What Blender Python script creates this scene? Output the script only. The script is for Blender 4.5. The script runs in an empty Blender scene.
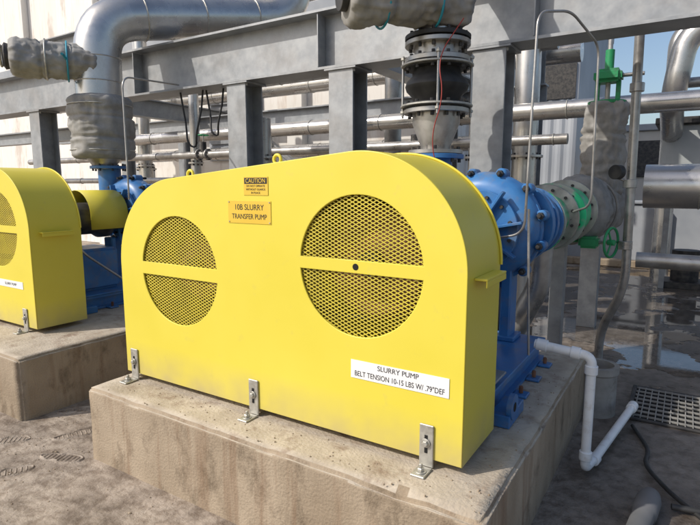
import bpy, bmesh, math, random
from mathutils import Vector, Matrix, noise
random.seed(4)
R=math.radians
scn=bpy.context.scene
col=scn.collection
scn.view_settings.view_transform='Standard'
try: scn.view_settings.look='None'
except: pass
scn.view_settings.exposure=0

# ---------------------------------------------------------------- materials
def mat(name,c1,c2=None,rough=.5,metal=0,scale=4,detail=3,stretch=(1,1,1),lo=.35,hi=.65,
        bump=0,bscale=40,rvar=0,dirt=None,dscale=2.0,dlo=.55,dhi=.75,damt=1.0,drip=None,dripamt=.7,foot=None):
    m=bpy.data.materials.new(name);m.use_nodes=True
    nt=m.node_tree;N=nt.nodes;L=nt.links;b=N["Principled BSDF"]
    tc=N.new("ShaderNodeTexCoord");mp=N.new("ShaderNodeMapping");mp.inputs['Scale'].default_value=stretch
    L.new(tc.outputs['Object'],mp.inputs['Vector'])
    n=N.new("ShaderNodeTexNoise");n.inputs['Scale'].default_value=scale;n.inputs['Detail'].default_value=detail
    n.inputs['Roughness'].default_value=.65
    L.new(mp.outputs[0],n.inputs['Vector'])
    r=N.new("ShaderNodeValToRGB");r.color_ramp.elements[0].position=lo;r.color_ramp.elements[1].position=hi
    c2=c2 or c1
    r.color_ramp.elements[0].color=(*c1,1);r.color_ramp.elements[1].color=(*c2,1)
    L.new(n.outputs['Fac'],r.inputs['Fac']);out=r.outputs['Color']
    def layer(vec,sc,colr,lo_,hi_,amt,out,det=5):
        n2=N.new("ShaderNodeTexNoise");n2.inputs['Scale'].default_value=sc;n2.inputs['Detail'].default_value=det
        n2.inputs['Roughness'].default_value=.7
        L.new(vec,n2.inputs['Vector'])
        mr=N.new("ShaderNodeMapRange");mr.inputs[1].default_value=lo_;mr.inputs[2].default_value=hi_;mr.inputs[4].default_value=amt
        L.new(n2.outputs['Fac'],mr.inputs[0])
        mx=N.new("ShaderNodeMixRGB");L.new(mr.outputs[0],mx.inputs[0]);L.new(out,mx.inputs[1]);mx.inputs[2].default_value=(*colr,1)
        return mx.outputs[0]
    if dirt: out=layer(mp.outputs[0],dscale,dirt,dlo,dhi,damt,out)
    if drip:
        m3=N.new("ShaderNodeMapping");m3.inputs['Scale'].default_value=(7,7,.55);L.new(tc.outputs['Object'],m3.inputs['Vector'])
        out=layer(m3.outputs[0],1.3,drip,.52,.72,dripamt,out,3)
    if foot:
        sp=N.new("ShaderNodeSeparateXYZ");L.new(tc.outputs['Object'],sp.inputs[0])
        q=N.new("ShaderNodeMapRange");q.inputs[1].default_value=foot[1];q.inputs[2].default_value=foot[0];L.new(sp.outputs[foot[3]],q.inputs[0])
        n5=N.new("ShaderNodeTexNoise");n5.inputs['Scale'].default_value=7;L.new(tc.outputs['Object'],n5.inputs['Vector'])
        mm=N.new("ShaderNodeMath");mm.operation='MULTIPLY';L.new(q.outputs[0],mm.inputs[0]);L.new(n5.outputs['Fac'],mm.inputs[1])
        mx=N.new("ShaderNodeMixRGB");L.new(mm.outputs[0],mx.inputs[0]);L.new(out,mx.inputs[1]);mx.inputs[2].default_value=(*foot[2],1);out=mx.outputs[0]
    L.new(out,b.inputs['Base Color'])
    b.inputs['Metallic'].default_value=metal
    b.inputs['Roughness'].default_value=rough
    if rvar:
        m2=N.new("ShaderNodeMapRange");m2.inputs[3].default_value=max(.02,rough-rvar);m2.inputs[4].default_value=rough+rvar
        m2.inputs[1].default_value=.3;m2.inputs[2].default_value=.7
        L.new(n.outputs['Fac'],m2.inputs[0]);L.new(m2.outputs[0],b.inputs['Roughness'])
    if bump:
        n3=N.new("ShaderNodeTexNoise");n3.inputs['Scale'].default_value=bscale;n3.inputs['Detail'].default_value=3
        L.new(tc.outputs['Object'],n3.inputs['Vector'])
        bp=N.new("ShaderNodeBump");bp.inputs['Strength'].default_value=bump;bp.inputs['Distance'].default_value=.02
        L.new(n3.outputs['Fac'],bp.inputs['Height']);L.new(bp.outputs[0],b.inputs['Normal'])
    return m
YELF=mat("yellow_paint_plate",(.665,.560,.055),(.70,.595,.07),rough=.42,scale=1.2,bump=.035,bscale=2.5,rvar=.07,dirt=(.54,.45,.13),dscale=12,dlo=.60,dhi=.8,damt=.4,foot=(.49,.70,(.40,.33,.19),'Y'))
YEL=mat("yellow_paint",(.665,.560,.055),(.70,.595,.07),rough=.42,scale=1.2,rvar=.07,dirt=(.54,.45,.13),dscale=12,dlo=.60,dhi=.8,damt=.4,foot=(.49,.70,(.40,.33,.19),'Z'))
YELD=mat("yellow_mesh_paint",(.60,.49,.05),(.5,.41,.05),rough=.5,scale=10,detail=1)
BLUE=mat("blue_enamel",(.035,.14,.36),(.05,.19,.44),rough=.38,scale=5,dirt=(.16,.17,.19),dscale=6,dlo=.5,dhi=.72,damt=.75,rvar=.08)
GALV=mat("galvanised_steel",(.25,.265,.28),(.35,.362,.375),rough=.5,metal=.35,scale=7,rvar=.1,dirt=(.22,.20,.18),dscale=2,dlo=.48,dhi=.75,damt=.5)
GALVB=mat("bracket_zinc",(.36,.35,.32),(.5,.49,.45),rough=.45,metal=.55,scale=30,rvar=.1,detail=2)
CLAD=mat("aluminium_cladding",(.47,.46,.45),(.62,.61,.59),rough=.3,metal=.85,scale=3,rvar=.1,bump=.05,bscale=5,dirt=(.3,.26,.22),dscale=3,dlo=.5,dhi=.8,damt=.6)
STEEL=mat("stainless_pipe",(.33,.32,.31),(.48,.47,.45),rough=.36,metal=.7,scale=6,rvar=.12,dirt=(.2,.17,.13),dscale=4,dlo=.48,dhi=.75,damt=.6)
DARK=mat("dark_iron",(.03,.03,.032),(.07,.065,.06),rough=.55,scale=12,metal=.3,detail=1)
RUB=mat("black_rubber",(.015,.015,.016),(.03,.03,.03),rough=.55,scale=12,detail=1)
BLK=mat("blanket_fabric",(.24,.235,.22),(.33,.32,.305),rough=.75,scale=7,dirt=(.16,.14,.12),dscale=4,dlo=.5,dhi=.75,damt=.6)
STRAP=mat("teal_strap",(.02,.28,.38),rough=.5,detail=1)
GREEN=mat("green_paint",(.02,.25,.09),(.03,.34,.13),rough=.45,scale=8,dirt=(.05,.1,.06),dscale=8)
GRNOX=mat("green_tarnished_steel",(.03,.55,.24),(.34,.37,.33),rough=.4,metal=.35,scale=3.5,lo=.47,hi=.55)
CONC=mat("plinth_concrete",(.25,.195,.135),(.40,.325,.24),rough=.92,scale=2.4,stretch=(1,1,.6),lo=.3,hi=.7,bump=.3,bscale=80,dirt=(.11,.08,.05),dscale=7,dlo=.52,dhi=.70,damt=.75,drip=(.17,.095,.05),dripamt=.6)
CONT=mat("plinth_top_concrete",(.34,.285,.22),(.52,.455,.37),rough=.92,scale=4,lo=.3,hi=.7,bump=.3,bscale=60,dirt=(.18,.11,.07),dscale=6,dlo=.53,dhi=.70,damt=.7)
WALLW=mat("painted_wall",(.74,.71,.66),(.80,.78,.74),rough=.85,scale=1.1,stretch=(1,1,.3),dirt=(.42,.33,.27),dscale=1.9,dlo=.54,dhi=.66,damt=.55,drip=(.52,.44,.37),dripamt=.45)
WALLG=mat("grey_concrete_wall",(.26,.28,.31),(.36,.375,.40),rough=.85,scale=1,dirt=(.15,.14,.14),dscale=1,damt=.5)
STUB=mat("stub_concrete",(.22,.215,.20),(.30,.29,.27),rough=.85,scale=8,dirt=(.15,.13,.11),dscale=6)
SIDE=mat("grey_siding",(.32,.34,.37),(.38,.40,.43),rough=.6,scale=.6,detail=1)
TANW=mat("tan_building_wall",(.50,.46,.41),(.58,.55,.50),rough=.85,scale=.8,dirt=(.33,.29,.25),dscale=.8,damt=.5)
GREYP=mat("grey_plastic",(.10,.105,.11),(.14,.14,.145),rough=.6,scale=6,detail=1)
GREYC=mat("cabinet_grey_paint",(.36,.38,.38),(.42,.44,.44),rough=.5,scale=3,detail=2)
WHITE=mat("white_pvc",(.72,.74,.76),(.80,.81,.82),rough=.35,scale=10,dirt=(.45,.38,.30),dscale=9,dlo=.55,dhi=.75,damt=.6)
LABW=mat("label_white",(.78,.79,.80),(.72,.73,.74),rough=.4,detail=1)
LABY=mat("label_yellow",(.66,.44,.04),(.72,.5,.06),rough=.45,detail=1)
INK=mat("label_ink",(.012,.012,.016),rough=.5,detail=1)
RUST=mat("rusty_sheave",(.12,.05,.03),(.24,.11,.06),rough=.8,scale=8)
RED=mat("red_cable",(.30,.03,.02),rough=.5,detail=1)
HOLE=mat("hole_black",(.006,.006,.006),rough=.9,detail=1)

def ground_mat():
    m=bpy.data.materials.new("ground_concrete");m.use_nodes=True
    nt=m.node_tree;N=nt.nodes;L=nt.links;b=N["Principled BSDF"]
    tc=N.new("ShaderNodeTexCoord")
    def noi(sc,det=4,ro=.65):
        n=N.new("ShaderNodeTexNoise");n.inputs['Scale'].default_value=sc;n.inputs['Detail'].default_value=det;n.inputs['Roughness'].default_value=ro
        L.new(tc.outputs['Object'],n.inputs['Vector']);return n
    a=noi(1.6);r=N.new("ShaderNodeValToRGB");L.new(a.outputs['Fac'],r.inputs[0])
    r.color_ramp.elements[0].position=.36;r.color_ramp.elements[0].color=(.20,.16,.125,1)
    r.color_ramp.elements[1].position=.64;r.color_ramp.elements[1].color=(.43,.36,.29,1)
    f=noi(13);r2=N.new("ShaderNodeValToRGB");L.new(f.outputs['Fac'],r2.inputs[0])
    r2.color_ramp.elements[0].position=.38;r2.color_ramp.elements[0].color=(.5,.45,.4,1)
    r2.color_ramp.elements[1].position=.56;r2.color_ramp.elements[1].color=(1,1,1,1)
    mu=N.new("ShaderNodeMixRGB");mu.blend_type='MULTIPLY';mu.inputs[0].default_value=.8
    L.new(r.outputs[0],mu.inputs[1]);L.new(r2.outputs[0],mu.inputs[2])
    sp=N.new("ShaderNodeSeparateXYZ");L.new(tc.outputs['Object'],sp.inputs[0])
    def mr(inp,a0,a1,b0=0,b1=1):
        q=N.new("ShaderNodeMapRange");q.inputs[1].default_value=a0;q.inputs[2].default_value=a1;q.inputs[3].default_value=b0;q.inputs[4].default_value=b1
        L.new(inp,q.inputs[0]);return q.outputs[0]
    def mth(op,x,y):
        q=N.new("ShaderNodeMath");q.operation=op
        for i,k in enumerate((x,y)):
            if isinstance(k,(int,float)): q.inputs[i].default_value=k
            else: L.new(k,q.inputs[i])
        return q.outputs[0]
    reg=mth('MULTIPLY',mr(sp.outputs['Y'],2.3,3.5),mr(sp.outputs['X'],-2.5,-.9))
    w=noi(1.5,4,.6)
    wet=mr(mth('ADD',w.outputs['Fac'],mth('MULTIPLY',reg,.26)),.70,.725)
    damp_shade=mth('MAXIMUM',mr(mth('ADD',w.outputs['Fac'],mth('MULTIPLY',reg,.40)),.60,.85),mth('MULTIPLY',mth('MULTIPLY',mr(sp.outputs['X'],-.2,.4),mr(sp.outputs['Y'],-1,.3)),.9))  # damp round the puddle, plus shade painted into the ground right of the plinth
    dk=N.new("ShaderNodeMixRGB");dk.blend_type='MULTIPLY';L.new(damp_shade,dk.inputs[0]);L.new(mu.outputs[0],dk.inputs[1]);dk.inputs[2].default_value=(.45,.47,.50,1)
    L.new(dk.outputs[0],b.inputs['Base Color'])
    L.new(mth('MULTIPLY',mr(wet,0,1,.75,.05),mr(damp_shade,0,1,1,.6)),b.inputs['Roughness'])
    b.inputs['Specular IOR Level'].default_value=.7
    n3=noi(26,4);n4=noi(5,3)
    hh=mth('ADD',n3.outputs['Fac'],mth('MULTIPLY',n4.outputs['Fac'],2.0))
    hh=mth('MULTIPLY',hh,mr(wet,0,1,1,.01))
    bp=N.new("ShaderNodeBump");bp.inputs['Strength'].default_value=.5;bp.inputs['Distance'].default_value=.02
    L.new(hh,bp.inputs['Height']);L.new(bp.outputs[0],b.inputs['Normal'])
    return m
GND=ground_mat()

# ---------------------------------------------------------------- helpers
def grp(name):
    e=bpy.data.objects.new(name,None);col.objects.link(e);e.empty_display_size=.1;return e
def link(o,parent,m=None,smooth=False):
    col.objects.link(o)
    if m: o.data.materials.append(m)
    if parent: o.parent=parent
    return o
def bmobj(name,bm,parent,m,smooth=False):
    me=bpy.data.meshes.new(name);bm.to_mesh(me);bm.free()
    if smooth:
        for p in me.polygons: p.use_smooth=True
    o=bpy.data.objects.new(name,me);return link(o,parent,m)
def box(name,parent,lo,hi,m,bev=.004,seg=1,rot=None):
    bm=bmesh.new();bmesh.ops.create_cube(bm,size=1)
    lo=Vector(lo);hi=Vector(hi);c=(lo+hi)/2;d=hi-lo
    bmesh.ops.scale(bm,vec=d,verts=bm.verts)
    if bev: bmesh.ops.bevel(bm,geom=bm.edges[:],offset=min(bev,min(d)*.4),segments=seg,affect='EDGES')
    if rot: bmesh.ops.rotate(bm,cent=(0,0,0),matrix=rot,verts=bm.verts)
    bmesh.ops.translate(bm,vec=c,verts=bm.verts)
    return bmobj(name,bm,parent,m)
def lathe(name,parent,p1,p2,prof,m,seg=40,smooth=True):
    p1=Vector(p1);p2=Vector(p2);ax=(p2-p1).normalized()
    q=ax.to_track_quat('Z','Y')
    bm=bmesh.new();rings=[]
    for t,r in prof:
        rings.append([bm.verts.new(p1+q@Vector((r*math.cos(2*math.pi*i/seg),r*math.sin(2*math.pi*i/seg),t))) for i in range(seg)])
    for a,b in zip(rings,rings[1:]):
        for i in range(seg): 
            f=bm.faces.new((a[i],a[(i+1)%seg],b[(i+1)%seg],b[i]))
    bm.faces.new(rings[0][::-1]);bm.faces.new(rings[-1])
    o=bmobj(name,bm,parent,m,False)
    if smooth:
        me=o.data
        for p in me.polygons: p.use_smooth=True
        md=o.modifiers.new("es",'EDGE_SPLIT');md.split_angle=R(35)
    return o
def cyl(name,parent,p1,p2,r,m,seg=32,bev=.003):
    L=(Vector(p2)-Vector(p1)).length;b=min(bev,r*.3,L*.3)
    return lathe(name,parent,p1,p2,[(0,r-b),(b,r),(L-b,r),(L,r-b)],m,seg)
def fillet(pts,rad,n=10):
    pts=[Vector(p) for p in pts];out=[pts[0]]
    for a,b,c in zip(pts,pts[1:],pts[2:]):
        d1=(a-b);d2=(c-b);r=min(rad,d1.length*.49,d2.length*.49)
        s=b+d1.normalized()*r;e=b+d2.normalized()*r
        for i in range(n+1):
            t=i/n;out.append((1-t)**2*s+2*t*(1-t)*b+t*t*e)
    out.append(pts[-1]);return out
def tube(name,parent,pts,r,m,rad=.1,res=10,smoothpath=True):
    P=fillet(pts,rad) if smoothpath else [Vector(p) for p in pts]
    cu=bpy.data.curves.new(name,'CURVE');cu.dimensions='3D';cu.bevel_depth=r;cu.bevel_resolution=res//2;cu.use_fill_caps=True
    sp=cu.splines.new('POLY');sp.points.add(len(P)-1)
    for i,p in enumerate(P): sp.points[i].co=(*p,1)
    sp.use_smooth=True
    o=bpy.data.objects.new(name,cu);return link(o,parent,m)
def flange(name,parent,c,ax,r,th,m,nb=8,bm_=None,boltr=.012):
    c=Vector(c);ax=Vector(ax).normalized()
    cyl(name,parent,c-ax*th/2,c+ax*th/2,r,m,40)
    q=ax.to_track_quat('Z','Y')
    bm=bmesh.new()
    for i in range(nb):
        a=2*math.pi*(i+.5)/nb
        p=c+q@Vector((math.cos(a)*r*.84,math.sin(a)*r*.84,0))
        mt=Matrix.Translation(p)@q.to_matrix().to_4x4()
        bmesh.ops.create_cone(bm,cap_ends=True,segments=6,radius1=boltr,radius2=boltr,depth=th+.05,matrix=mt)
    bmobj(name+"_bolts",bm,parent,bm_ or DARK)
def blanket(name,parent,p1,p2,r,m=BLK,amp=.035,seed=0,nl=44,seg=84,ends=.05):
    """removable insulation jacket: cloth with lengthwise and hoop wrinkles, seams"""
    p1=Vector(p1);p2=Vector(p2);ax=(p2-p1);L=ax.length;ax.normalize();q=ax.to_track_quat('Z','Y')
    bm=bmesh.new();rings=[]
    ts=[0]+[L*i/nl for i in range(nl+1)]+[L]
    for k,t in enumerate(ts):
        ring=[]
        for i in range(seg):
            a=2*math.pi*i/seg
            rr=r
            if k in(0,len(ts)-1): rr=r*.55
            else:
                e=min(t,L-t)
                rr=r*(.86+.14*math.sin(min(1,e/ends)*math.pi/2))
                d=Vector((math.cos(a),math.sin(a),0))
                rr+=amp*.8*noise.noise(Vector((d.x*1.3,d.y*1.3,t*3+seed)))
                rr-=amp*.55*abs(noise.noise(Vector((d.x*1.6,d.y*1.6+seed,t*13))))*1.6
                rr-=amp*.5*abs(noise.noise(Vector((d.x*3.2+seed,d.y*3.2,t*5))))
                rr+=amp*.28*noise.noise(Vector((d.x*5+seed,d.y*5,t*9)))
                for st in (.33,.66):
                    rr-=amp*.5*math.exp(-((t-L*st)/.012)**2)
            ring.append(bm.verts.new(p1+q@Vector((rr*math.cos(a),rr*math.sin(a),t))))
        rings.append(ring)
    for a,b in zip(rings,rings[1:]):
        for i in range(seg): bm.faces.new((a[i],a[(i+1)%seg],b[(i+1)%seg],b[i]))
    bm.faces.new(rings[0][::-1]);bm.faces.new(rings[-1])
    return bmobj(name,bm,parent,m,True)
def ring(name,parent,c,ax,r,rr,m,seg=40):
    c=Vector(c);q=Vector(ax).normalized().to_track_quat('Z','Y')
    pts=[c+q@Vector((math.cos(2*math.pi*i/seg)*r,math.sin(2*math.pi*i/seg)*r,0)) for i in range(seg)]
    cu=bpy.data.curves.new(name,'CURVE');cu.dimensions='3D';cu.bevel_depth=rr;cu.bevel_resolution=3
    sp=cu.splines.new('POLY');sp.points.add(seg-1);sp.use_cyclic_u=True
    for i,p in enumerate(pts): sp.points[i].co=(*p,1)
    return link(bpy.data.objects.new(name,cu),parent,m)
def isect(name,parent,p1,p2,h,w,m,up=(0,0,1),tf=.02,tw=.014):
    p1=Vector(p1);p2=Vector(p2);ax=(p2-p1).normalized();u=Vector(up);s=ax.cross(u).normalized();u=s.cross(ax)
    hw=w/2;hh=h/2;t=tw/2
    pr=[(-hw,-hh),(hw,-hh),(hw,-hh+tf),(t,-hh+tf),(t,hh-tf),(hw,hh-tf),(hw,hh),(-hw,hh),(-hw,hh-tf),(-t,hh-tf),(-t,-hh+tf),(-hw,-hh+tf)]
    bm=bmesh.new()
    a=[bm.verts.new(p1+s*x+u*y) for x,y in pr];b=[bm.verts.new(p2+s*x+u*y) for x,y in pr]
    n=len(pr)
    for i in range(n): bm.faces.new((a[i],a[(i+1)%n],b[(i+1)%n],b[i]))
    bm.faces.new(a[::-1]);bm.faces.new(b)
    bmesh.ops.recalc_face_normals(bm,faces=bm.faces)
    return bmobj(name,bm,parent,m)

# ---------------------------------------------------------------- belt guard
C1=(-.503,1.285);R1=.503;C2=(-1.682,1.166);R2=.514;ZB=.49;DEP=.42
def outline(inset=0,n=40,zb=ZB):
    a=R(95.3);pts=[(-inset,zb+inset)]
    for i in range(n+1):
        t=a*i/n;pts.append((C1[0]+(R1-inset)*math.cos(t),C1[1]+(R1-inset)*math.sin(t)))
    for i in range(n+1):
        t=a+(math.pi-a)*i/n;pts.append((C2[0]+(R2-inset)*math.cos(t),C2[1]+(R2-inset)*math.sin(t)))
    pts.append((C2[0]-R2+inset,zb+inset));return pts
def text(name,parent,s,x,z,size,y,m,sx=1.0):
    d=bpy.data.curves.new(name,'FONT');d.body=s;d.size=size;d.align_x='CENTER';d.align_y='CENTER';d.extrude=.0004
    o=bpy.data.objects.new(name,d);link(o,parent,m);o.location=(x,y,z);o.rotation_euler=(R(90),0,0);o.scale=(sx,1,1);return o
def guard(name,ox,oy,labels=True):
    g=grp(name)
    cu=bpy.data.curves.new("front_plate",'CURVE');cu.dimensions='2D';cu.fill_mode='BOTH';cu.extrude=.0015;cu.bevel_depth=.0035;cu.bevel_resolution=2;cu.offset=-.0035
    def spl(pts):
        sp=cu.splines.new('POLY');sp.points.add(len(pts)-1);sp.use_cyclic_u=True
        for i,p in enumerate(pts): sp.points[i].co=(p[0],p[1],0,1)
    spl(outline())
    for (cx,cz),gap,rm in ((C1,.029,.316),((C2[0],C2[1]-.003),.037,.308)):
        for sg in (1,-1):
            a0=math.asin(gap/rm);P=[]
            for i in range(33):
                t=a0+(math.pi-2*a0)*i/32
                P.append((cx+rm*math.cos(t),cz+sg*rm*math.sin(t)))
            if sg<0:P=P[::-1]
            spl(P[::-1])
    o=bpy.data.objects.new("front_plate",cu);link(o,g,YELF);o.rotation_euler=(R(90),0,0);o.location=(ox,oy,0)
    out=outline();inn=outline(.005)
    bm=bmesh.new()
    y0,y1=oy+.004,oy+DEP
    A=[[bm.verts.new((ox+x,y,z)) for x,z in P] for P,y in ((out,y0),(out,y1),(inn,y1),(inn,y0))]
    n=len(out)
    for k in range(4):
        a=A[k];b=A[(k+1)%4]
        for i in range(n):bm.faces.new((a[i],a[(i+1)%n],b[(i+1)%n],b[i]))
    bmesh.ops.recalc_face_normals(bm,faces=bm.faces)
    o=bmobj("rim_band",bm,g,YEL,True);md=o.modifiers.new("e",'EDGE_SPLIT');md.split_angle=R(30)
    bm=bmesh.new();P=outline(.007)
    bm.faces.new([bm.verts.new((ox+x,y1-.03,z)) for x,z in P]);bmobj("added_back_plate",bm,g,YELD)  # closed back, added to block light and keep the guard's inside dark
    P=outline(-.006)
    tube("back_lip",g,[(ox+x,y1-.004,z) for x,z in P[1:-1]],.006,YEL,smoothpath=False)
    bm=bmesh.new()
    for (cx,cz),rm in ((C1,.335),(C2,.328)):
        for sg in (1,-1):
            ang=sg*R(27);d=Vector((math.cos(ang),math.sin(ang)));nn=Vector((-d.y,d.x));pitch=.0158
            k=-int(rm/pitch)
            while k*pitch<rm:
                off=k*pitch;h=math.sqrt(max(0,rm*rm-off*off))
                if h>.02:
                    c=Vector((cx,cz))+nn*off
                    w=.0021
                    a=c-d*h;b=c+d*h;yo=oy+.0075+(0.0012 if sg>0 else 0)
                    q=[(a+nn*w,0),(a-nn*w,0),(b-nn*w,0),(b+nn*w,0)]
                    fr=[bm.verts.new((ox+p.x,yo,p.y)) for p,_ in q];bk=[bm.verts.new((ox+p.x,yo+.003,p.y)) for p,_ in q]
                    bm.faces.new(fr);bm.faces.new(bk[::-1])
                    for i in range(4): bm.faces.new((fr[i],bk[i],bk[(i+1)%4],fr[(i+1)%4]))
                k+=1
    bmesh.ops.recalc_face_normals(bm,faces=bm.faces)
    bmobj("expanded_metal",bm,g,YELD)
    for nm,(cx,cz),r in (("pump_sheave",C1,.27),("motor_sheave",C2,.19)):
        lathe(nm,g,(ox+cx,oy+.14,cz),(ox+cx,oy+.34,cz),[(0,.05),(0,r*.9),(.02,r),(.05,r*.94),(.07,r),(.09,r*.94),(.11,r),(.15,r*.94),(.17,r),(.2,r)],RUST)
        cyl(nm+"_hub",g,(ox+cx,oy+.09,cz),(ox+cx,oy+.36,cz),.06,DARK)
    for i in range(4):
        y=oy+.17+i*.04
        for s in (1,-1):
            tube("belt_%d_%s"%(i,'u' if s>0 else 'l'),g,[(ox+C1[0],y,C1[1]+s*.275),(ox+C2[0],y,C2[1]+s*.195)],.011,RUB,smoothpath=False)
    for i,x in enumerate((-.155,-1.13,-2.11)):
        box("foot_upright_%d"%i,g,(ox+x-.032,oy-.016,.457),(ox+x+.032,oy-.007,.645),GALVB,.003)
        box("foot_toe_%d"%i,g,(ox+x-.032,oy-.105,.4505),(ox+x+.032,oy-.0165,.459),GALVB,.003)
        box("foot_slot_%d"%i,g,(ox+x-.007,oy-.0185,.52),(ox+x+.007,oy-.0165,.60),HOLE,.002)
        cyl("foot_bolt_%d"%i,g,(ox+x,oy-.034,.565),(ox+x,oy-.019,.565),.013,GALVB,6)
        cyl("foot_washer_%d"%i,g,(ox+x,oy-.0215,.565),(ox+x,oy-.0187,.565),.02,GALVB,20,.001)
        cyl("anchor_washer_%d"%i,g,(ox+x,oy-.065,.459),(ox+x,oy-.065,.463),.024,GALVB,20,.001)
        cyl("anchor_nut_%d"%i,g,(ox+x,oy-.065,.463),(ox+x,oy-.065,.478),.016,GALVB,6)
        cyl("anchor_stud_%d"%i,g,(ox+x,oy-.065,.478),(ox+x,oy-.065,.495),.008,GALVB,12)
    for i,(x,z) in enumerate(((-1.62,1.70),(-1.0,1.765))):
        ring("lifting_eye_%d"%i,g,(ox+x,oy+.06,z),(0,1,0),.022,.008,YEL,20)
    box("strap_plate",g,(ox+.001,oy+.07,1.262),(ox+.055,oy+.33,1.272),YEL,.002)
    box("strap_lip",g,(ox+.049,oy+.07,1.235),(ox+.055,oy+.33,1.2615),YEL,.002)
    cyl("centre_hole",g,(ox+C1[0]-.01,oy-.0065,C1[1]),(ox+C1[0]-.01,oy-.0052,C1[1]),.015,HOLE,20,0.0003)
    if labels:
        box("belt_tension_label",g,(-.535,oy-.008,.777),(-.062,oy-.0055,.862),LABW,.0005)
        text("label_text_1",g,"SLURRY PUMP",-.298,.842,.032,oy-.0085,INK,1.0)
        text("label_text_2",g,"BELT TENSION 10-15 LBS W/ .79\"DEF",-.298,.800,.034,oy-.0085,INK,.79)
        box("pump_tag_plate",g,(-1.274,oy-.008,1.452),(-.99,oy-.0055,1.565),LABY,.001)
        text("tag_text_1",g,"10B SLURRY",-1.132,1.532,.040,oy-.0085,INK,.92)
        text("tag_text_2",g,"TRANSFER PUMP",-1.132,1.486,.036,oy-.0085,INK,.86)
        for i,(x,z) in enumerate(((-1.266,1.558),(-.998,1.558),(-1.266,1.460),(-.998,1.460))): cyl("tag_rivet_%d"%i,g,(x,oy-.011,z),(x,oy-.008,z),.0035,GALVB,10,.0005)
        box("caution_sign",g,(-1.163,oy-.008,1.592),(-1.005,oy-.0055,1.682),LABY,.001)
        box("caution_header",g,(-1.157,oy-.0092,1.648),(-1.011,oy-.0082,1.677),INK,.0003)
        text("caution_text",g,"CAUTION",-1.084,1.662,.03,oy-.0097,LABY,.95)
        for i,s in enumerate(("DO NOT OPERATE","WITHOUT GUARDS","IN PLACE")):
            text("caution_small_%d"%i,g,s,-1.084,1.637-.0165*i,.014,oy-.0085,INK)
    else:
        box("side_label",g,(ox-.55,oy-.008,.80),(ox-.16,oy-.0055,.86),LABW,.0005)
        text("side_label_text",g,"SLURRY PUMP",ox-.355,.83,.03,oy-.0085,INK,1.0)
        box("front_label",g,(ox-1.27,oy-.008,1.45),(ox-.99,oy-.0055,1.56),LABY,.001)
    return g
guard("yellow_belt_guard",0,0)
guard("yellow_belt_guard.001",-3.65,.2,False)

# ---------------------------------------------------------------- plinths
def plinth(name,lo,hi,cuts=46):
    g=grp(name)
    bm=bmesh.new();bmesh.ops.create_cube(bm,size=1);lo=Vector(lo);hi=Vector(hi)
    bmesh.ops.scale(bm,vec=hi-lo,verts=bm.verts);bmesh.ops.translate(bm,vec=(lo+hi)/2,verts=bm.verts)
    bmesh.ops.bevel(bm,geom=bm.edges[:],offset=.016,segments=3,affect='EDGES')
    bmesh.ops.subdivide_edges(bm,edges=[e for e in bm.edges if e.calc_length()>.3],cuts=cuts,use_grid_fill=True)
    for v in bm.verts:
        n_=noise.noise_vector(v.co*3)*.004+noise.noise_vector(v.co*14)*.003
        edge=v.co.z>.425
        if edge and (v.co.y<lo.y+.03 or v.co.x>hi.x-.03):
            c=max(0,noise.noise(v.co*6)-.2)*.04; n_.z-=c; n_.y+=c*.8 if v.co.y<lo.y+.03 else 0; n_.x-=c*.8 if v.co.x>hi.x-.03 else 0
        if v.co.z>.44: n_.z=min(0,n_.z)
        v.co+=n_
    bm.normal_update()
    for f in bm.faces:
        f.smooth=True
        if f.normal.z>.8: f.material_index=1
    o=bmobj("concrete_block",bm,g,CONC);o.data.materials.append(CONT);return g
plinth("concrete_plinth",(-2.24,-.25,-.05),(.175,2.1,.45))
plinth("concrete_plinth.001",(-6.2,-.22,-.05),(-3.115,2.1,.45))

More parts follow.
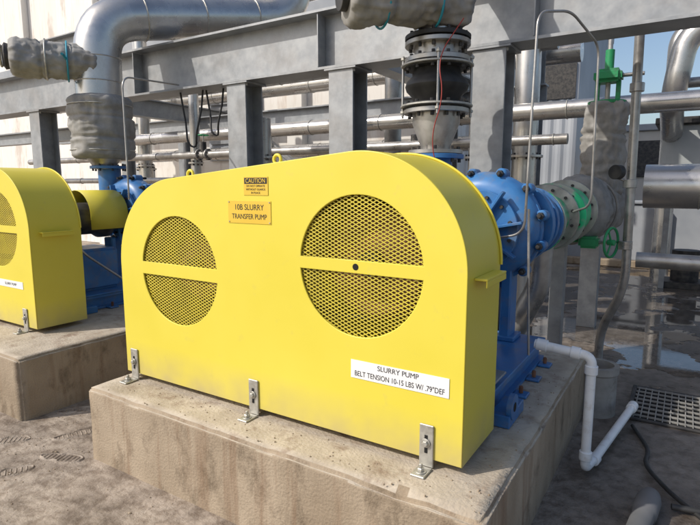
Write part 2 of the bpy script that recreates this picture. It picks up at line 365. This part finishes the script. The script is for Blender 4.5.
# ---------------------------------------------------------------- pumps
def pump(name,ox,oy,hood,skx=-.10,vr=.33):
    g=grp(name);X=lambda x:x+ox;Y=lambda y:y+oy
    vx,vz=-.45,1.35
    for s,x in enumerate((-.86,skx)):
        isect("skid_rail_%d"%s,g,(X(x),Y(.52),.52),(X(x),Y(1.75),.52),.13,.08,BLUE)
    box("skid_deck",g,(X(-.9),Y(.5),.587),(X(skx+.045),Y(1.75),.603),BLUE)
    box("skid_end",g,(X(-.8),Y(.505),.457),(X(skx+.045),Y(.519),.586),BLUE)
    lathe("lug",g,(X(skx+.125),Y(.60),.545),(X(skx+.15),Y(.60),.545),[(0,.02),(0,.065),(.025,.065),(.025,.02)],BLUE)
    cyl("lug_hole",g,(X(skx+.148),Y(.60),.545),(X(skx+.1515),Y(.60),.545),.024,HOLE,20,.0005)
    box("lug_web",g,(X(skx+.042),Y(.53),.452),(X(skx+.145),Y(.80),.515),BLUE)
    for i,yy in enumerate((.95,1.25,1.55)):
        box("anchor_tab_%d"%i,g,(X(skx+.042),Y(yy),.452),(X(skx+.12),Y(yy+.09),.468),BLUE)
        cyl("anchor_bolt_%d"%i,g,(X(skx+.08),Y(yy+.045),.468),(X(skx+.08),Y(yy+.045),.51),.012,RUST,6)
    box("pedestal",g,(X(-.66),Y(.75),.604),(X(-.24),Y(1.25),1.02),BLUE,.03,3)
    for i,yy in enumerate((.68,1.27)): box("pedestal_rib_%d"%i,g,(X(-.52),Y(yy),.604),(X(-.38),Y(yy+.05),1.1),BLUE,.01)
    lathe("bearing_frame",g,(X(vx),Y(.5),vz-.04),(X(vx),Y(1.45),vz-.04),[(0,.09),(0,.16),(.05,.2),(.12,.2),(.14,.16),(.6,.16),(.66,.2),(.74,.2),(.76,.13),(.95,.13)],DARK)
    cyl("shaft",g,(X(vx),Y(.35),vz-.04),(X(vx),Y(.52),vz-.04),.045,STEEL)
    if hood:
        bm=bmesh.new();n=16;pr=[(.24,-.14)]+[(.24*math.cos(math.pi*i/n),.24*math.sin(math.pi*i/n)) for i in range(n+1)]+[(-.24,-.14)]
        a=[bm.verts.new((X(vx+x),Y(.95),vz+z)) for x,z in pr];b=[bm.verts.new((X(vx+x),Y(1.36),vz+z)) for x,z in pr]
        for i in range(len(pr)-1): bm.faces.new((a[i],a[i+1],b[i+1],b[i]))
        o=bmobj("shaft_hood",bm,g,YEL,True);o.modifiers.new("s",'SOLIDIFY').thickness=.004
        tube("oil_line",g,[(X(-.2),Y(.7),1.2),(X(-.12),Y(.8),1.0),(X(-.15),Y(1.2),.7)],.012,STEEL,.1)
        box("junction_box",g,(X(-.22),Y(.6),.9),(X(-.12),Y(.75),1.08),DARK,.01)
    bm=bmesh.new();seg=72;ny=14;rings=[]
    for i in range(seg):
        a=2*math.pi*i/seg
        f=((a-math.pi)%(2*math.pi))/(2*math.pi)
        Ro=vr+.07*f
        ringv=[]
        for k in range(ny+1):
            b=-math.pi/2+math.pi*k/ny
            rr=Ro-.12+.12*math.cos(b);yy=.135*math.sin(b)
            ringv.append(bm.verts.new((X(vx)+rr*math.cos(a),Y(1.6)+yy,vz+rr*math.sin(a))))
        rings.append(ringv)
    for i in range(seg):
        a=rings[i];b=rings[(i+1)%seg]
        for k in range(ny): bm.faces.new((a[k],a[k+1],b[k+1],b[k]))
    bm.faces.new([r_[0] for r_ in rings]);bm.faces.new([r_[-1] for r_ in rings][::-1])
    bmesh.ops.recalc_face_normals(bm,faces=bm.faces)
    o=bmobj("volute_casing",bm,g,BLUE,True);o.modifiers.new("e",'EDGE_SPLIT').split_angle=R(50)
    cyl("casing_joint",g,(X(vx),Y(1.575),vz),(X(vx),Y(1.625),vz),vr+.045,BLUE,56)
    for i in range(12):
        a=2*math.pi*(i+.5)/12;cx,cz=X(vx)+(vr+.05)*math.cos(a),vz+(vr+.05)*math.sin(a)
        cyl("casing_lug_%d"%i,g,(cx,Y(1.55),cz),(cx,Y(1.65),cz),.036,BLUE,20,.008)
        cyl("casing_bolt_%d"%i,g,(cx,Y(1.49),cz),(cx,Y(1.71),cz),.013,DARK,8)
        cyl("casing_nut_%d"%i,g,(cx,Y(1.52),cz),(cx,Y(1.55),cz),.023,DARK,6)
    flange("front_cover",g,(X(vx),Y(1.44),vz),(0,1,0),.26,.04,BLUE,12,DARK,.012)
    for i in range(8):
        a=2*math.pi*i/8+.2
        p=Vector((X(vx)+.2*math.cos(a),Y(1.4),vz+.2*math.sin(a)))
        rm=Matrix.Rotation(-a,3,'Y')
        box("cover_rib_%d"%i,g,p-Vector((.1,.03,.01)),p+Vector((.1,.03,.01)),BLUE,.004,1,rm)
    for i,s in enumerate((-.3,.17)):
        box("casing_foot_%d"%i,g,(X(vx+s-.035),Y(1.52),.604),(X(vx+s+.035),Y(1.68),1.15),BLUE,.01)
        box("casing_foot_pad_%d"%i,g,(X(vx+s-.07),Y(1.50),.604),(X(vx+s+.07),Y(1.70),.635),BLUE,.005)
    lathe("discharge_neck",g,(X(-.84),Y(1.6),1.25),(X(-.84),Y(1.6),1.84),[(0,.06),(.05,.1),(.3,.12),(.56,.12),(.59,.12)],BLUE)
    flange("discharge_flange",g,(X(-.84),Y(1.6),1.84),(0,0,1),.2,.03,BLUE,8)
    lathe("suction_cover",g,(X(vx+.14),Y(1.72),vz+.03),(X(vx+.18),Y(1.98),vz+.03),[(0,.28),(.05,.28),(.12,.2),(.2,.18),(.2,.24),(.24,.24)],BLUE)
    flange("suction_flange",g,(X(vx+.18),Y(1.98),vz+.03),(0,1,0),.25,.035,BLUE,12)
    return g
pump("blue_slurry_pump",0,0,False)
pump("blue_slurry_pump.001",-3.98,.1,True)
def motor(name,ox,oy):
    g=grp(name)
    prof=[(0,.1),(0,.2),(.03,.24)]
    t=.05
    while t<.6: prof+=[(t,.24),(t+.006,.21),(t+.016,.21),(t+.02,.24)];t+=.028
    prof+=[(.62,.24),(.64,.2),(.75,.19),(.77,.1)]
    lathe("finned_body",g,(ox,oy+.55,1.16),(ox,oy+1.35,1.16),prof,DARK,36)
    box("motor_base",g,(ox-.3,oy+.6,.451),(ox+.3,oy+1.3,.9),BLUE,.02,2)
    box("terminal_box",g,(ox+.22,oy+.8,1.1),(ox+.38,oy+1.05,1.32),DARK,.01)
    cyl("shaft",g,(ox,oy+.33,1.16),(ox,oy+.56,1.16),.035,STEEL)
motor("electric_motor",-1.682,0)
motor("electric_motor.001",-5.33,.2)

# ---------------------------------------------------------------- discharge riser (main)
g=grp("discharge_pipe");dx,dy=-.84,1.6
lathe("reducer",g,(dx,dy,1.87),(dx,dy,2.15),[(0,.105),(.04,.105),(.2,.165),(.28,.165)],STEEL)
flange("flange_0",g,(dx,dy,1.872),(0,0,1),.19,.028,STEEL,8)
flange("flange_a",g,(dx,dy,2.15),(0,0,1),.225,.032,STEEL,12)
g2=grp("rubber_expansion_joint")
lathe("bellows",g2,(dx,dy,2.17),(dx,dy,2.47),[(0,.225),(.03,.225),(.035,.16),(.08,.17),(.12,.21),(.15,.22),(.18,.21),(.22,.17),(.265,.16),(.27,.225),(.3,.225)],RUB)
for k in range(4):
    a=R(25+90*k);px,py_=dx+.235*math.cos(a),dy+.235*math.sin(a)
    cyl("tie_rod_%d"%k,g2,(px,py_,2.11),(px,py_,2.53),.009,STEEL,12)
    for z in (2.14,2.50): cyl("tie_nut_%d_%d"%(k,int(z*100)),g2,(px,py_,z),(px,py_,z+.02),.018,GALVB,6)
flange("joint_plate_low",g2,(dx,dy,2.185),(0,0,1),.25,.014,GALVB,12)
flange("joint_plate_top",g2,(dx,dy,2.455),(0,0,1),.25,.014,GALVB,12)
flange("flange_b",g,(dx,dy,2.49),(0,0,1),.225,.032,STEEL,12)
flange("flange_c",g,(dx,dy,2.60),(0,0,1),.225,.03,STEEL,12)
flange("flange_d",g,(dx,dy,2.64),(0,0,1),.225,.03,RUB,12)
cyl("spool",g,(dx,dy,2.50),(dx,dy,2.62),.16,STEEL)
tube("riser",g,[(dx,dy,2.65),(dx,dy,3.4),(dx+.1,dy+1.8,3.5)],.165,CLAD,.4)
gb=grp("insulation_blanket")
blanket("wrap",gb,(-.66,1.62,2.86),(-1.20,.99,2.81),.185,seed=3)
cyl("valve_end",gb,(-1.20,.99,2.81),(-1.23,.955,2.808),.09,DARK)
ring("strap_1",gb,(-1.05,1.17,2.825),(-.56,-.64,-.06),.182,.008,STRAP)
ring("strap_2",gb,(-.82,1.44,2.845),(-.56,-.64,-.06),.185,.008,STRAP)
g=grp("discharge_pipe.001");ex,ey=-4.83,1.65
lathe("reducer",g,(ex,ey,1.82),(ex,ey,2.02),[(0,.12),(.03,.12),(.15,.2),(.2,.2)],STEEL)
tube("riser",g,[(ex,ey,2.4),(ex,ey,3.42),(ex+.85,ey+2.3,3.85),(ex+.9,ey+2.5,5.5)],.24,CLAD,.42,16)
for i,(z) in enumerate((2.75,3.0)): ring("clad_seam_%d"%i,g,(ex,ey,z),(0,0,1),.242,.006,CLAD)
dirp=Vector((.85,2.3,.43)).normalized()
for i,t in enumerate((.5,1.2,1.9)): ring("clad_band_%d"%i,g,Vector((ex,ey,3.42))+dirp*t,dirp,.242,.008,GALVB)
gb=grp("insulation_blanket.001")
blanket("wrap",gb,(ex,ey,1.93),(ex,ey,2.60),.34,amp=.04,seed=9)
for i,z in enumerate((2.02,2.5)): ring("tie_%d"%i,gb,(ex,ey,z),(0,0,1),.33,.005,GALVB)
gb=grp("insulation_blanket.002")
blanket("wrap",gb,(-4.78,1.62,2.93),(-5.2,.93,2.93),.2,seed=15)
lathe("valve_end",gb,(-5.2,.93,2.93),(-5.235,.87,2.93),[(0,.12),(.04,.13),(.06,.10),(.06,.02)],DARK)
ring("gauge_rim",gb,(-5.24,.865,2.93),(-.42,-.69,0),.1,.012,GALVB)
for i in range(2): ring("strap_%d"%i,gb,(-4.93-.1*i,1.37-.17*i,2.93),(-.42,-.69,0),.2,.009,STRAP if i==0 else GALVB)
tube("strap_tail",gb,[(-4.8,1.3,2.90),(-4.72,1.2,2.95),(-4.65,1.15,2.93)],.012,STRAP)

# ---------------------------------------------------------------- steel frame
g=grp("steel_pipe_rack")
isect("main_beam",g,(-9,2.35,2.965),(6,2.35,2.965),.53,.30,GALV,tf=.022)
for x in (-5.0,-2.3,-.35,1.9):
    box("stiffener_%s"%x,g,(x-.006,2.215,2.73),(x+.006,2.34,3.20),GALV,.002)
for i,x in enumerate((-7.3,-3.35,-2.05,-.68)):
    isect("column_%d"%i,g,(x,2.35,.0),(x,2.35,2.68),.26,.26,GALV,up=(0,1,0),tf=.016,tw=.012)
    box("base_plate_%d"%i,g,(x-.2,2.15,.001),(x+.2,2.55,.025),GALV)
    box("cap_plate_%d"%i,g,(x-.17,2.2,2.681),(x+.17,2.5,2.699),GALV,.002)
    for k,(a,b) in enumerate(((-.13,2.24),(.13,2.24))): cyl("cap_bolt_%d_%d"%(i,k),g,(x+a,b,2.655),(x+a,b,2.68),.014,GALVB,6)
isect("cross_beam_0",g,(-7.3,2.52,2.95),(-7.3,6.8,2.95),.3,.2,GALV)
isect("cross_beam_1",g,(-2.05,2.52,2.95),(-2.05,6.8,2.95),.3,.2,GALV)
isect("cross_beam_2",g,(1.2,2.52,3.0),(1.2,6.9,3.0),.3,.2,GALV)
isect("rear_beam",g,(-12,5.2,2.75),(-.9,5.2,2.75),.3,.2,GALV)
isect("left_beam",g,(-12,3.0,2.45),(-7.5,3.0,2.45),.2,.15,GALV)
for i,x in enumerate((-9.4,-7.6,-5.6,-3.7,-2.2,-1.5)):
    isect("rear_column_%d"%i,g,(x,5.2,0),(x,5.2,2.6),.2,.2,GALV,up=(0,1,0))
isect("tall_column_0",g,(-1.25,5.9,0),(-1.25,5.9,5.5),.26,.26,GALV,up=(0,1,0))
isect("brace_0",g,(-5.6,5.1,2.5),(-3.7,5.1,1.2),.1,.1,GALV)
isect("upper_beam",g,(-12,4.6,4.5),(1.5,4.6,4.5),.35,.25,GALV)

# ---------------------------------------------------------------- long pipes
def hpipe(name,x0,x1,y,z,r,m,bands=True):
    g=grp(name);tube("run",g,[(x0,y,z),(x1,y,z)],r,m,smoothpath=False,res=16)
    if bands:
        x=x0+.5;i=0
        while x<x1:
            ring("band_%d"%i,g,(x,y,z),(1,0,0),r+.002,.006,GALVB,28);x+=1.1+.3*random.random();i+=1
    return g
hpipe("insulated_pipe",-8,4,4.4,2.47,.10,CLAD)
hpipe("insulated_pipe.001",-11,-.4,4.0,2.12,.055,STEEL)
hpipe("insulated_pipe.002",-12,-1.2,6.3,2.3,.12,CLAD)
hpipe("insulated_pipe.003",-12,-.7,6.3,3.5,.15,CLAD)
hpipe("insulated_pipe.004",-12,-.75,5.0,3.35,.09,STEEL)
hpipe("insulated_pipe.005",-9,-1.5,3.6,1.72,.045,STEEL)
hpipe("insulated_pipe.006",.30,5,4.6,1.63,.23,CLAD)
hpipe("insulated_pipe.009",.35,4,3.4,.98,.07,STEEL)
hpipe("insulated_pipe.010",.32,5,7.0,3.05,.07,STEEL)
g=grp("pipe_elbow_group")
tube("elbow_a",g,[(3,6.6,3.75),(.55,6.6,3.7),(.42,6.6,2.8),(.42,8.0,2.3)],.15,CLAD,.35,16)
tube("elbow_b",g,[(2.5,9.4,4.4),(.35,9.4,4.4),(.35,9.4,0)],.15,CLAD,.4,16)
tube("elbow_c",g,[(1.05,8.9,5.4),(1.05,8.9,2.7)],.15,CLAD,.4,16)
for i,(x,y,z1,r,m) in enumerate(((-6.1,4.1,5,.08,CLAD),(-5.0,4.6,2.3,.10,STEEL),(-4.05,3.4,2.5,.12,CLAD),(-3.5,6.0,6,.14,STEEL),(-7.9,4.5,5,.1,CLAD),(-2.85,5.5,2.4,.07,STEEL),(-1.7,4.9,6,.09,CLAD),(-1.08,4.95,6,.15,CLAD),(-9.5,5.7,6,.15,CLAD))):
    g=grp("vertical_pipe"+("" if i==0 else ".%03d"%i))
    cyl("riser",g,(x,y,0),(x,y,z1),r,m)
    for k,z in enumerate((1.1,2.0)): flange("coupling_%d"%k,g,(x,y,z),(0,0,1),r*1.5,.03,m,8)
for i,(x,y,z) in enumerate(((-4.6,3.6,1.78),(-3.0,3.6,1.78),(-1.9,4.0,2.18),(-5.8,4.0,2.18))):
    g=grp("gate_valve"+("" if i==0 else ".%03d"%i))
    flange("body_a",g,(x-.1,y,z-.06),(1,0,0),.09,.02,STEEL,6);flange("body_b",g,(x+.1,y,z-.06),(1,0,0),.09,.02,STEEL,6)
    cyl("bonnet",g,(x,y,z-.06),(x,y,z+.14),.045,DARK);cyl("stem",g,(x,y,z+.1),(x,y,z+.26),.01,STEEL)
    ring("handwheel",g,(x,y,z+.24),(0,0,1),.085,.009,GREEN,24);tube("spoke",g,[(x-.08,y,z+.24),(x+.08,y,z+.24)],.006,GREEN,smoothpath=False)

for i,(x,y,s,dz) in enumerate(((-4.35,2.35,.35,.62),(-3.98,2.4,.25,.5))):
    g=grp("hanging_cable"+("" if i==0 else ".%03d"%i))
    P=[(x+s*t/14,y+.02*math.sin(t),2.70-dz*math.sin(math.pi*t/14)**.7) for t in range(15)]
    tube("cable",g,P,.011,RUB,.3,smoothpath=False)
g=grp("stainless_tubing")
tube("tube_a",g,[(-.35,1.35,1.3),(-.12,1.3,1.35),(-.10,1.3,2.62),(.02,1.6,2.68),(.13,2.0,2.55),(.14,2.02,1.5),(.0,2.2,1.45)],.008,STEEL,.09)
tube("tube_b",g,[(-.1,1.3,1.5),(-.06,1.3,.6)],.008,STEEL,.08)
g=grp("control_cable")
tube("sleeve",g,[(-.60,1.45,2.7),(-.72,1.32,2.45),(-.66,1.3,2.2),(-.75,1.3,1.95),(-.68,1.35,1.6)],.0035,RED,.15)
g=grp("conduit_pipe")
tube("conduit_b",g,[(-4.0,1.35,1.5),(-4.0,1.35,2.68),(-4.2,2.2,2.75)],.009,STEEL,.12)

# ---------------------------------------------------------------- suction line on the right
sx,sz=-.20,1.42
g=grp("suction_pipe")
lathe("reducer",g,(sx-.05,2.0,1.38),(sx+.02,2.9,sz),[(0,.24),(.03,.24),(.04,.17),(.3,.17),(.42,.21),(.43,.26),(.47,.26),(.475,.21),(.8,.21),(.9,.21)],GRNOX)
flange("flange_a",g,(sx-.03,2.33,1.395),(0,1,0),.255,.03,STEEL,12)
flange("flange_b",g,(sx,2.42,1.40),(0,1,0),.26,.03,GRNOX,12)
flange("flange_c",g,(sx,2.95,sz),(0,1,0),.27,.035,STEEL,12)
cyl("run",g,(sx,2.9,sz),(sx+.05,6.4,sz),.2,CLAD)
tube("drain_leg",g,[(-.22,2.25,1.25),(-.24,2.3,.85),(-.5,2.3,.3),(-.5,2.3,.02)],.09,STEEL,.1,14)
box("pipe_stand",g,(-.32,3.1,.0),(-.2,3.22,1.22),GALV,.004)
box("pipe_stand_b",g,(-.3,4.6,.0),(-.1,4.75,1.22),GALV,.004)
gb=grp("insulation_blanket.003")
blanket("body",gb,(sx+.03,3.1,sz),(sx+.1,4.4,sz+.02),.31,amp=.05,seed=21)
blanket("bonnet",gb,(-.02,3.75,1.55),(-.02,3.75,2.42),.2,amp=.045,seed=31)
ring("strap",gb,(sx+.06,3.5,sz),(0,1,0),.30,.012,BLK)
gv=grp("green_gate_valve")
cyl("yoke_plate",gv,(-.02,3.75,2.40),(-.02,3.75,2.43),.17,GREEN)
for s in (-.09,.09): box("yoke_leg_%s"%s,gv,(-.02+s-.02,3.73,2.43),(-.02+s+.02,3.78,2.62),GREEN)
box("gear_box",gv,(-.14,3.64,2.60),(.10,3.86,2.72),GREEN,.03,3)
cyl("gear_stem",gv,(-.02,3.75,2.4),(-.02,3.75,3.0),.022,STEEL)
cyl("gear_shaft",gv,(.1,3.75,2.66),(.28,3.75,2.66),.018,STEEL)
cyl("stem_cover",gv,(-.02,3.75,2.72),(-.02,3.75,2.90),.04,GREEN)
def wheel(name,c,ax,r,m):
    g=grp(name);ring("rim",g,c,ax,r,.011,m);c=Vector(c);q=Vector(ax).normalized().to_track_quat('Z','Y')
    for k in range(3):
        d=q@Vector((math.cos(k*2.094),math.sin(k*2.094),0));tube("spoke_%d"%k,g,[c,c+d*r],.008,m,smoothpath=False)
    a=Vector(ax).normalized();cyl("hub",g,c-a*.03,c+a*.03,.025,m)
wheel("green_handwheel",(.18,3.0,1.16),(.9,-.3,0),.125,GREEN)
g=grp("green_gear_operator")
box("casing",g,(-.08,2.98,1.10),(.08,3.15,1.20),GREEN,.02,2);cyl("stub",g,(.06,3.05,1.15),(.18,3.0,1.16),.015,STEEL)
cyl("lever",g,(-.1,3.1,1.16),(-.45,3.05,1.13),.02,GREEN)
g=grp("drop_pipe")
tube("leg",g,[(.26,3.1,3.6),(.30,3.1,.75),(.12,3.2,.35),(.12,3.2,0)],.037,STEEL,.25,12)
for i,z in enumerate((1.1,1.62,2.4)): cyl("coupling_%d"%i,g,(.28,3.1,z),(.28,3.1,z+.07),.055,STEEL)
cyl("pressure_gauge",g,(.2,3.05,1.75),(.17,2.99,1.75),.06,DARK)
tube("gauge_stem",g,[(.28,3.1,1.66),(.2,3.06,1.7)],.012,STEEL,smoothpath=False)

# ---------------------------------------------------------------- foreground right
g=grp("white_pvc_drain_pipe")
tube("pipe_run",g,[(.02,1.1,.74),(.325,1.1,.715),(.325,1.1,.06),(.36,1.30,.055),(.485,2.1,.10)],.026,WHITE,.05,14)
for nm,a,b in (("elbow_collar_0",(.215,1.1,.724),(.265,1.1,.72)),("elbow_collar_1",(.325,1.1,.665),(.325,1.1,.615)),("elbow_collar_2",(.325,1.1,.165),(.325,1.1,.115)),("elbow_collar_3",(.35,1.23,.055),(.358,1.28,.055)),("end_cap",(.478,2.05,.098),(.487,2.12,.101)),("inlet_collar",(.03,1.1,.74),(.09,1.1,.735))):
    cyl(nm,g,a,b,.034,WHITE)
g=grp("concrete_pipe_stub")
lathe("ring_wall",g,(.24,2.12,0),(.24,2.12,.36),[(0,.135),(.30,.135),(.31,.145),(.36,.145),(.36,.11),(.05,.11),(.05,.01)],STUB)
g=grp("floor_grating")
gx0,gx1,gy0,gy1=.47,3.5,2.12,2.78
box("frame_front",g,(gx0,gy0-.03,.002),(gx1,gy0,.02),DARK);box("frame_back",g,(gx0,gy1,.002),(gx1,gy1+.03,.02),DARK);box("frame_left",g,(gx0-.03,gy0-.03,.0025),(gx0-.001,gy1+.03,.021),DARK)
box("pit_dark",g,(gx0,gy0,.003),(gx1,gy1,.006),HOLE,0)
bm=bmesh.new()
x=gx0+.02
while x<gx1:
    bmesh.ops.create_cube(bm,size=1,matrix=Matrix.Translation((x,(gy0+gy1)/2,.014))@Matrix.Diagonal((.007,gy1-gy0-.004,.012,1)));x+=.045
y=gy0+.05
while y<gy1:
    bmesh.ops.create_cube(bm,size=1,matrix=Matrix.Translation(((gx0+gx1)/2,y,.0145))@Matrix.Diagonal((gx1-gx0-.004,.009,.0125,1)));y+=.085
bmobj("bars",bm,g,STUB)
g=grp("black_hose");tube("hose",g,[(.50,1.95,.02),(.62,1.62,.02),(.60,1.4,.03),(.74,1.15,.02),(.95,.9,.02)],.012,RUB,.2)
g=grp("grey_conduit_end");lathe("sleeve",g,(.60,.45,.055),(.655,1.0,.055),[(0,.05),(.35,.05),(.36,.057),(.5,.057),(.54,.05),(.56,.045),(.5,.04),(.4,.005)],GREYP)
g=grp("black_hose.001");tube("hose",g,[(.75,1.0,.03),(1.0,1.05,.03),(1.5,.95,.02)],.016,RUB,.1)
g=grp("expanded_metal_walkway")
box("panel",g,(-.75,.46,.655),(-.04,.75,.668),GALV,.003)
box("panel_edge",g,(-.75,.445,.62),(-.04,.459,.667),DARK,.003)

# ---------------------------------------------------------------- buildings and setting
g=grp("white_process_building")
box("wall_main",g,(-40,7.0,0),(-3.2,12,11),WALLW,.02)
for i,x in enumerate((-30,-25,-20,-16.5,-13,-9.5,-6.2)):
    box("pilaster_%d"%i,g,(x-.2,6.82,0),(x+.2,6.998,11),WALLW,.01)
box("ledge",g,(-40,6.78,4.9),(-3.2,6.818,5.15),WALLG,.01)
box("door",g,(-11.9,6.95,0),(-10.9,6.996,2.2),SIDE,.01)
box("louvre_frame",g,(-8.8,6.93,2.2),(-7.2,6.995,3.6),SIDE,.01)
for i in range(9): box("louvre_%d"%i,g,(-8.7,6.88,2.28+i*.145),(-7.3,6.928,2.36+i*.145),GALV,.003)
g=grp("containment_wall")
box("wall",g,(-3.19,10.6,0),(14,10.9,1.25),WALLG,.02)
box("coping",g,(-3.19,10.55,1.251),(14,10.95,1.33),WALLG,.02)
box("kerb",g,(-3.19,9.9,0),(14,10.1,.15),CONC,.02)
for i in range(6): box("buttress_%d"%i,g,(-2+i*2.2,10.4,0),(-1.8+i*2.2,10.549,1.2),WALLG,.01)
g=grp("grey_siding_building")
bm=bmesh.new()
bx0,bx1,by=-16,-3.4,22;n=110
vs=[]
for i in range(n+1):
    x=bx0+(bx1-bx0)*i/n;y=by+(.06 if (i//2)%2 else 0)
    vs.append((bm.verts.new((x,y,0)),bm.verts.new((x,y,9.2))))
for a,b in zip(vs,vs[1:]): bm.faces.new((a[0],b[0],b[1],a[1]))
bmobj("siding",bm,g,SIDE)
box("mass",g,(bx0,by+.1,0),(bx1,by+9,9.1),SIDE,0)
box("parapet",g,(bx0-.1,by-.1,9.21),(bx1+.1,by+9.1,9.5),WALLG,.02)
for i in range(5): box("window_%d"%i,g,(bx0+1.5+i*2.4,by-.05,5.2),(bx0+2.9+i*2.4,by-.01,6.6),DARK,.01)
g=grp("tan_plant_building")
box("mass",g,(-1.6,17,0),(16,24,3.3),TANW,.02)
box("parapet",g,(-1.7,16.9,3.301),(16.1,24.1,3.5),WALLG,.02)
for i in range(6): box("window_%d"%i,g,(-.9+i*2.4,16.93,1.9),(.3+i*2.4,16.985,3.0),DARK,.01)
g=grp("electrical_cabinet")
box("body",g,(.30,7.6,1.42),(2.2,8.3,2.55),GREYC,.02);box("roof",g,(.2,7.5,2.551),(2.3,8.4,2.65),DARK,.01)
for i,x in enumerate((.4,1.2,2.0)): box("leg_%d"%i,g,(x,7.8,0),(x+.08,7.9,1.42),GALV)
for i,x in enumerate((.9,1.55)): box("door_gap_%d"%i,g,(x,7.592,1.5),(x+.012,7.599,2.48),DARK,0)
g=grp("sump_pump")
cyl("motor",g,(.75,8.2,.1),(.75,8.2,.6),.2,DARK);box("skid",g,(.4,7.9,0),(1.2,8.5,.1),DARK);tube("outlet",g,[(.9,8.2,.4),(1.3,8.2,.4),(1.3,8.2,1.3)],.06,DARK,.1)
g=grp("muddy_footprints");bm=bmesh.new()
for k,(fx,fy,an) in enumerate(((-2.78,.38,.5),(-2.98,.1,.7),(-2.62,-.12,.4),(-2.92,-.42,.8),(-2.5,-.62,.5),(-2.74,.9,.3),(-2.45,-.95,.9),(-2.9,-.78,.2),(-2.62,.62,-.4),(-2.4,-.35,1.2))):
    M=Matrix.Translation((fx,fy,0))@Matrix.Rotation(-an,4,'Z')
    n=40;prev=None
    for i in range(n+1):
        a=2*math.pi*i/n
        w=.048*(1+.25*math.sin(a));rx=w*math.cos(a);ry=.14*math.sin(a)
        if abs(ry+.03)<.03: rx*=.75
        h=.007*(.3+max(0,.7+noise.noise(Vector((fx*9+rx*20,fy*9+ry*20,k)))))
        ww=.010
        nx,ny=math.cos(a),math.sin(a)*.6
        v=[bm.verts.new(M@Vector((rx-nx*ww,ry-ny*ww,-.001))),bm.verts.new(M@Vector((rx,ry,h))),bm.verts.new(M@Vector((rx+nx*ww*1.6,ry+ny*ww*1.6,-.001)))]
        if prev:
            for q in (0,1): bm.faces.new((prev[q],prev[q+1],v[q+1],v[q]))
        prev=v
    for j in range(9):
        y=-.11+j*.027
        w=.06*(1-.4*abs(y)/.14)
        a0=bm.verts.new(M@Vector((-w*.6,y-.006,-.001)));a1=bm.verts.new(M@Vector((w*.6,y-.006+random.uniform(-.006,.006),-.001)))
        b0=bm.verts.new(M@Vector((-w*.6,y,.004)));b1=bm.verts.new(M@Vector((w*.6,y,.004)))
        c0=bm.verts.new(M@Vector((-w*.6,y+.007,-.001)));c1=bm.verts.new(M@Vector((w*.6,y+.007,-.001)))
        bm.faces.new((a0,a1,b1,b0));bm.faces.new((b0,b1,c1,c0))
bmobj("prints",bm,g,GND)
g=grp("dried_mud_clods");bm=bmesh.new()
for i in range(420):
    if i%3: x=random.uniform(-3.1,-2.25);y=random.uniform(-1.2,2)
    else: x=random.uniform(-3.0,1.5);y=random.uniform(-1.2,-.28)
    s=random.uniform(.003,.007)*(1.6 if i%17==0 else 1)
    bmesh.ops.create_icosphere(bm,subdivisions=1,radius=s,matrix=Matrix.Translation((x,y,s*.3))@Matrix.Diagonal((1,random.uniform(.6,1),.6,1)))
for i in range(160):
    x=random.uniform(-2.2,.15);y=random.uniform(-.23,-.02) if i%2 else random.uniform(.45,.9)
    if i%4==0:x=random.uniform(.03,.15);y=random.uniform(-.2,1.6)
    s=random.uniform(.002,.005)
    bmesh.ops.create_icosphere(bm,subdivisions=1,radius=s,matrix=Matrix.Translation((x,y,.4495+s*.3)))
bmobj("clods",bm,g,CONC)

bm=bmesh.new();bmesh.ops.create_grid(bm,x_segments=2,y_segments=2,size=300)
bmobj("ground",bm,None,GND)

# ---------------------------------------------------------------- light & camera
ts=Vector((-.62,-.78,0)).normalized();el=R(40);ts=Vector((ts.x*math.cos(el),ts.y*math.cos(el),math.sin(el)))
sd=bpy.data.lights.new("sun",'SUN');sd.energy=3.7;sd.angle=R(.6);sd.color=(1,.94,.85)
so=bpy.data.objects.new("sun",sd);col.objects.link(so);so.rotation_euler=ts.to_track_quat('Z','Y').to_euler()
w=bpy.data.worlds.new("World");scn.world=w;w.use_nodes=True
sk=w.node_tree.nodes.new("ShaderNodeTexSky");sk.sky_type='NISHITA';sk.sun_disc=False;sk.sun_elevation=el;sk.sun_rotation=math.atan2(ts.x,ts.y);sk.dust_density=2.5
w.node_tree.links.new(sk.outputs[0],w.node_tree.nodes["Background"].inputs[0]);w.node_tree.nodes["Background"].inputs[1].default_value=.15
cd=bpy.data.cameras.new("camera");cam=bpy.data.objects.new("camera",cd);col.objects.link(cam)
cd.sensor_width=36;cd.lens=530/700*36;cd.clip_end=1000;cd.clip_start=.05
cam.location=(.698,-1.966,1.64);cam.rotation_euler=(R(90-8.27),0,R(32.3))
scn.camera=cam
